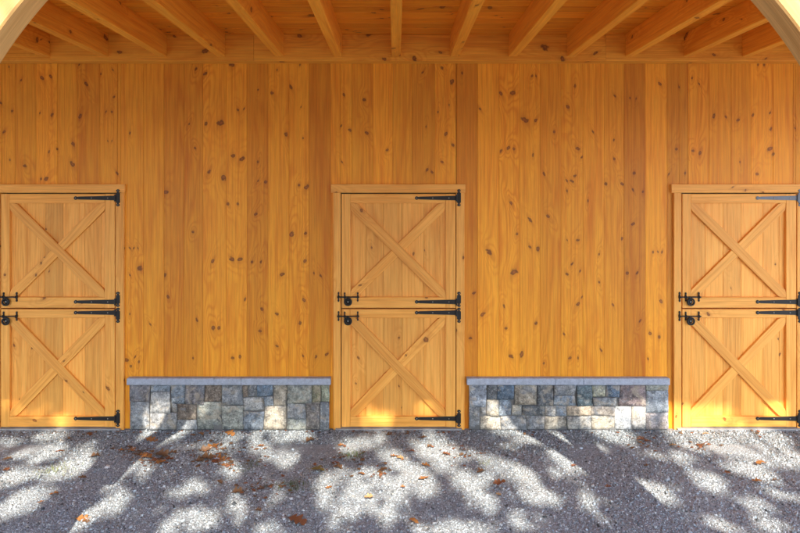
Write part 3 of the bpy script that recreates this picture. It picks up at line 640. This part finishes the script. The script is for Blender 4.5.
def leaves():
    random.seed(4); cache = {}; items = []
    for ox, ls in LV:
        for cx, cy, hw, c in ls:
            px, py = ox+cx/4, 400+cy/4; X, Y = gpt(px, py); d = D+Y
            items.append([px, py, X, min(Y, -.13), 2*hw/4*d/F, c])
    lm = [(-999, 122, 'left stable door'), (122, 334, 'left stone plinth'), (334, 465, 'middle stable door'), (465, 671, 'right stone plinth'), (671, 9999, 'right stable door')]
    word = {O: 'bright orange', RU: 'dark russet', B_: 'dull brown', T_: 'pale tan', OL: 'olive'}
    orde = ['first', 'second', 'third', 'fourth', 'fifth', 'sixth', 'seventh', 'eighth', 'ninth', 'tenth', 'eleventh', 'twelfth', 'thirteenth', 'fourteenth']
    seen = {}
    for px, py, X, Y, size, c in sorted(items, key=lambda t: t[1]):
        v = random.randrange(5); key = (v, c)
        if key not in cache: cache[key] = leaf_mesh(v*7+hash_c[c], c)
        o = bpy.data.objects.new('fallen_leaf', cache[key]); C.objects.link(o)
        s = max(size*.76, .042)*random.uniform(.9, 1.1)
        o.scale = (s, s, s*.8); o.location = (X, Y, .004); o.rotation_euler = (random.uniform(-.22, .22), random.uniform(-.22, .22), random.choice((0, math.pi))+random.uniform(-.6, .6))
        place = [n for a, b, n in lm if a <= px < b][0]; k = (place, c); i = seen.get(k, 0); seen[k] = i+1
        items_k = sum(1 for t in items if t[5] == c and [n for a, b, n in lm if a <= t[0] < b][0] == place)
        if items_k == 1: lab = f'only {word[c]} fallen leaf on the gravel before the {place}'
        else: lab = f'{word[c]} leaf on gravel, {orde[i]} nearest the {place} among leaves of its colour'
        tag(o, lab, 'leaf', 'dry leaves fallen on the gravel')
hash_c = {O: 0, RU: 1, B_: 2, T_: 3, OL: 4}
leaves()
def tufts():
    random.seed(9); mbs = {'green': MB(), 'pale': MB()}
    for px, py, w, n, m, lab in ((56, 470, .17, 120, 'pale', 'pale green grass tuft in the gravel before the left stable door'), (352, 455, .13, 130, 'green', 'green grass tuft in sunlit gravel just before the middle stable door'),
                              (295, 486, .13, 120, 'green', 'dark green grass tuft in shaded gravel, lowest before the left plinth'), (250, 466, .11, 60, 'green', 'thin dark grass tuft in shaded gravel before the left plinth'), (485, 464, .07, 40, 'pale', 'tiny pale grass tuft beside leaves before the right plinth')):
        X, Y = gpt(px, py); mb = mbs[m]
        for _ in range(n):
            x, y = X+random.gauss(0, w*.42), Y+random.gauss(0, w*.35); h = random.uniform(.008, .03); a = random.uniform(0, 6.28); dx, dy = math.cos(a), math.sin(a); b = random.uniform(.006, .02)
            mb.add([(x-dy*.0018, y+dx*.0018, 0), (x+dy*.0018, y-dx*.0018, 0), (x+dx*b*.5+dy*.0014, y+dy*b*.5-dx*.0014, h*.7), (x+dx*b*.5-dy*.0014, y+dy*b*.5+dx*.0014, h*.7), (x+dx*b*1.4, y+dy*b*1.4, h)], [(0, 1, 2, 3), (3, 2, 4)])
    for m, lab in (('green', 'thin dark green grass growing through shaded gravel'), ('pale', 'thin pale dry grass growing through the gravel')):
        tag(mbs[m].build('grass', GRASSM[m], recalc=False), lab, 'grass', kind='stuff')
tufts()

def litter():
    random.seed(14); mb = MB()
    spots = [(605, 230, 90, 40, 0, 60), (560, 205, 90, 25, 0, 30), (45, 215, 90, 60, 200, 70), (130, 250, 120, 40, 200, 40), (570, 235, 90, 50, 200, 40), (260, 350, 120, 30, 200, 40), (230, 190, 60, 14, 200, 16), (230, 210, 110, 40, 400, 30), (720, 290, 60, 40, 200, 20), (160, 165, 60, 25, 600, 40), (400, 185, 120, 25, 600, 30)]
    pts = [gpt(ox+random.gauss(cx, a*.55)/4, 400+max(118, random.gauss(cy, b*.6))/4) for cx, cy, a, b, ox, n in spots for _ in range(n)]
    pts += [(random.uniform(-3.3, 3.3), -.065-abs(random.gauss(0, .05))) for _ in range(90)]
    for X, Y in pts:
        Y = min(Y, -.06); r = random.uniform(.004, .016); a = random.uniform(0, 6.28); h = random.uniform(.003, .012); tl = random.uniform(-.5, .5)
        ring = [(X+r*random.uniform(.5, 1.2)*math.cos(a+t*1.047)*1.3, Y+r*random.uniform(.5, 1.2)*math.sin(a+t*1.047), h+tl*r*math.cos(t*1.047)) for t in range(6)]
        mb.add(ring+[(X, Y, h+r*.35)], [(t, (t+1) % 6, 6) for t in range(6)], mi=random.choice((0, 0, 1)))
    tag(mb.build('leaf_litter', [LEAFM['brown'], LEAFM['russet']], recalc=False), 'brown crumbs of dry leaf scattered over the gravel', 'leaf litter', kind='stuff')
litter()

# ------------------------------------------------------------------ trees behind the viewer that dapple the light
EL = [(0, [(40,155,50,18,0),(195,152,65,20,-5),(150,210,90,16,-10),(320,200,50,30,-25),(320,240,60,34,-35),(60,300,70,30,-10),(200,285,110,32,-5),(250,270,60,30,-30),(90,412,130,30,-18),(440,320,50,38,-10),(500,230,80,24,0),(560,270,50,36,0),(650,140,95,36,-30),(615,78,95,22,-36),(410,430,130,42,-20),(290,500,60,45,-30),(740,495,90,50,-25),(770,360,50,26,0),(120,48,90,11,0),(225,68,35,18,25)]),
      (200, [(85,150,55,16,0),(60,200,80,14,0),(95,270,42,32,0),(10,350,45,26,0),(225,155,36,45,0),(300,75,50,55,0),(380,130,90,13,5),(335,165,36,12,0),(320,210,95,22,0),(345,255,25,14,0),(297,385,30,26,0),(25,470,45,42,0),(270,510,28,18,0),(130,440,22,30,0),(720,72,76,40,10),(640,180,100,28,-5),(690,150,60,18,0),(770,230,45,26,0),(560,340,85,52,0),(700,320,105,50,0),(600,430,135,52,0),(760,440,55,60,0),(560,510,60,22,0)]),
      (400, [(120,40,42,15,15),(362,72,38,58,0),(495,135,80,45,-25),(700,75,115,40,0),(620,145,110,12,5),(720,180,100,11,8),(650,290,65,16,20),(700,250,115,18,14),(160,150,60,14,5),(180,205,160,26,5),(480,320,175,30,33),(170,270,60,24,0),(60,290,75,45,0),(280,340,85,42,5),(390,308,38,18,0),(540,375,110,36,10),(500,470,85,36,15),(330,410,50,24,0),(60,350,75,50,0),(200,512,190,24,0),(740,390,60,30,30)]),
      (600, [(120,60,70,46,0),(20,110,55,28,0),(275,60,38,40,0),(400,55,145,36,4),(690,50,60,34,30),(500,140,260,30,8),(700,225,150,42,8),(420,190,180,26,10),(620,282,120,18,12),(20,290,28,18,0),(225,380,85,36,15),(610,410,105,22,18),(440,330,60,18,20),(80,145,70,16,5),(720,370,95,20,15),(290,225,80,16,10),(500,485,115,20,18),(20,490,28,22,0),(690,500,80,26,15)])]
def trees():
    r = np.random.default_rng(3); N = 80000
    u = r.uniform(-5.2, 5.2, N); v = r.uniform(-6.5, .45, N)
    d = np.where(v <= 0, D+v, D); x = np.where(v <= 0, u, u+.15*v); z = np.where(v <= 0, 0, .92*v)
    dd = np.maximum(d, .5); px = VX+x*F/dd; py = VY+(CZ-z)*F/dd
    lit = np.zeros(N, bool)
    wx = 4*np.sin(u*5.1+v*2.3)+3*np.sin(u*11.3-v*7.1+1)+2.5*np.sin(u*23-v*5+2); wy = 2.5*np.sin(u*4.3-v*6.1)+2.2*np.sin(u*9.7+v*13.1+2)+1.2*np.sin(u*27+v*9)
    px, py = px+wx, py+wy
    for ox, ls in EL:
        for cx, cy, a, b, rot in ls:
            X0, Y0 = ox+cx/4, 400+cy/4; A, B = a/4+3.2, b/4+2.0; t = math.radians(rot)
            du, dv = px-X0, py-Y0; e1 = du*math.cos(t)+dv*math.sin(t); e2 = -du*math.sin(t)+dv*math.cos(t)
            lit |= (e1/A)**2+(e2/B)**2 < 1
    outside = (px < -40) | (px > 840) | (py > 548)
    blobs = np.zeros(N, bool)
    for _ in range(190):
        bx, by = r.uniform(-5.2, 5.2), r.uniform(-6.5, .3); ra = r.uniform(.08, .34)
        blobs |= ((u-bx)/ra)**2+((v-by)/(ra*1.5))**2 < 1
    lit = np.where(outside, blobs, lit)
    # the sunlit face of the curved braces: keep its rays clear of leaves
    xf, zf = u+.15*(v+2.9), .92*(v+2.9)
    rf = np.hypot(xf, zf-1.661)
    lit |= (rf > 1.70) & (rf < 1.99) & (zf > 2.60) & (zf < 2.95) & (np.abs(xf) > 1.22)
    k = ~lit | ((r.random(N) < .022) & (rf < 1.70)); u, v = u[k], v[k]; N = len(u)
    yc = -r.choice([6.4, 7.2, 8.4, 10.4], N)-r.uniform(0, .8, N); tau = v-yc
    P = np.stack([u+SUN[0]*tau, v+SUN[1]*tau, SUN[2]*tau], 1)
    trunks = [(-2.6, -8.9), (1.2, -8.3), (4.6, -9.0)]
    which = np.argmin(np.stack([np.abs(P[:, 0]-t[0]) for t in trunks]), 0)
    labs = ['leafy tree facing the porch, its shade falling on the left stable door', 'leafy tree facing the porch, its shade falling on the middle stable door', 'leafy tree facing the porch, its shade falling on the right stable door']
    for i, (tx, ty) in enumerate(trunks):
        root = empty('tree', (tx, ty, 0)); tag(root, labs[i], 'tree', 'trees facing the porch')
        mb = MB(); random.seed(30+i)
        mb.tube([(tx, ty, -.1), (tx+.05, ty, 1.5), (tx-.1, ty+.1, 3.6), (tx+.1, ty, 4.8), (tx, ty+.1, 5.3)], [.24, .19, .14, .09, .04], 10)
        for _ in range(9):
            h = random.uniform(3.0, 4.4); a = random.uniform(0, 6.28); L = random.uniform(.8, 1.7)
            mb.tube([(tx, ty, h), (tx+math.cos(a)*L*.5, ty+math.sin(a)*L*.5, h+.45), (tx+math.cos(a)*L, ty+math.sin(a)*L*.8, min(h+1.2, 5.3))], [.06, .04, .015], 6)
        for _ in range(26):           # slender upright twigs in the crown
            uu, vv = tx*.62+.5+r.uniform(-1.9, 1.9), r.uniform(-2.2, .1); ta = r.uniform(6.6, 8.6); L = r.uniform(.35, 1.1)
            p0 = Vector((uu+SUN[0]*ta, vv+SUN[1]*ta, SUN[2]*ta)); dr = Vector((r.normal(0, .22), r.normal(0, .22), 1)).normalized()
            tw = MB(); tw.tube([p0-dr*L*.5, p0+dr*L*.1+Vector((r.normal(0, .03), 0, 0)), p0+dr*L*.5], [.022, .015, .005], 6)
            rel(tw.build('branch', BARK, root, smooth=True), root)
        o = mb.build('trunk', BARK, root, smooth=True); rel(o, root)
        Q = P[which == i]; n = len(Q); s = r.uniform(.04, .065, n)[:, None]
        a = r.normal(size=(n, 3)); a /= np.linalg.norm(a, axis=1)[:, None]; b = np.cross(a, r.normal(size=(n, 3))); b /= np.linalg.norm(b, axis=1)[:, None]
        V = np.stack([Q-a*s*1.3, Q-b*s*.7, Q+a*s*1.3, Q+b*s*.7], 1).reshape(-1, 3)
        me = bpy.data.meshes.new('crown'); me.from_pydata(V.tolist(), [], [(4*j, 4*j+1, 4*j+2, 4*j+3) for j in range(n)]); me.materials.append(CROWN)
        o = bpy.data.objects.new('crown', me); C.objects.link(o); o.parent = root; rel(o, root)
trees()
def skylight_blocker_trees():  # out-of-view trees, added to cut skylight from the left
    r = np.random.default_rng(8)
    for tx, ty, lab in ((-8.3, -4.2, 'added unseen tree blocking skylight beyond the left end of the porch, nearest the barn wall'), (-8.6, -8.0, 'added unseen tree blocking skylight beyond the left end of the porch, farther from the barn wall')):
        root = empty('tree', (tx, ty, 0)); tag(root, lab, 'tree', 'unseen trees added to block skylight')
        mb = MB(); mb.tube([(tx, ty, -.1), (tx, ty, 2.2), (tx+.1, ty, 5)], [.24, .18, .05], 10); o = mb.build('trunk', BARK, root, smooth=True); rel(o, root)
        n = 16000; q = r.normal(size=(n, 3)); q /= np.linalg.norm(q, axis=1)[:, None]; q *= (r.uniform(.3, 1, n)**.4)[:, None]
        q *= (1+.18*np.sin(q[:, 0]*5+tx)*np.cos(q[:, 2]*6))[:, None]
        Q = q*np.array([1.7, 2.3, 2.9])+np.array([tx, ty, 3.6]); s = r.uniform(.07, .12, n)[:, None]
        a = r.normal(size=(n, 3)); a /= np.linalg.norm(a, axis=1)[:, None]; b = np.cross(a, r.normal(size=(n, 3))); b /= np.linalg.norm(b, axis=1)[:, None]
        V = np.stack([Q-a*s*1.3, Q-b*s*.7, Q+a*s*1.3, Q+b*s*.7], 1).reshape(-1, 3)
        me = bpy.data.meshes.new('crown'); me.from_pydata(V.tolist(), [], [(4*j, 4*j+1, 4*j+2, 4*j+3) for j in range(n)]); me.materials.append(CROWN)
        o = bpy.data.objects.new('crown', me); C.objects.link(o); o.parent = root; rel(o, root)
skylight_blocker_trees()

# ------------------------------------------------------------------ camera, light
sc = bpy.context.scene
cam = bpy.data.cameras.new('camera'); co = bpy.data.objects.new('camera', cam); C.objects.link(co)
co.location = (0, -D, CZ); co.rotation_euler = (math.pi/2, 0, 0)
cam.sensor_width = 36; cam.sensor_fit = 'HORIZONTAL'; cam.lens = F/800*36; cam.shift_x = .005; cam.shift_y = -.0931; cam.clip_end = 1000; cam.clip_start = .02
sc.camera = co
w = bpy.data.worlds.new('World'); sc.world = w; w.use_nodes = True
nt = w.node_tree; nt.nodes.clear(); out = nt.nodes.new('ShaderNodeOutputWorld'); bg = nt.nodes.new('ShaderNodeBackground'); sky = nt.nodes.new('ShaderNodeTexSky')
sky.sky_type = 'NISHITA'; sky.sun_disc = False
sky.sun_elevation = math.atan2(SUN[2], math.hypot(SUN[0], SUN[1])); sky.sun_rotation = math.atan2(SUN[0], SUN[1])
sky.air_density = 1.0; sky.dust_density = 1.0; sky.ozone_density = 1.5
nt.links.new(sky.outputs[0], bg.inputs[0]); bg.inputs[1].default_value = .15; nt.links.new(bg.outputs[0], out.inputs[0])
sl = bpy.data.lights.new('sun', 'SUN'); so = bpy.data.objects.new('sun', sl); C.objects.link(so)
sl.energy = 2.35; sl.angle = math.radians(.55); sl.color = (1, .91, .77)
so.rotation_euler = Vector((-SUN[0], -SUN[1], -SUN[2])).to_track_quat('-Z', 'Y').to_euler()
vs = sc.view_settings; vs.view_transform = 'Standard'; vs.look = 'None'; vs.gamma = 1; vs.use_curve_mapping = False; vs.exposure = 2.33
sc.cycles.max_bounces = 10; sc.cycles.diffuse_bounces = 6
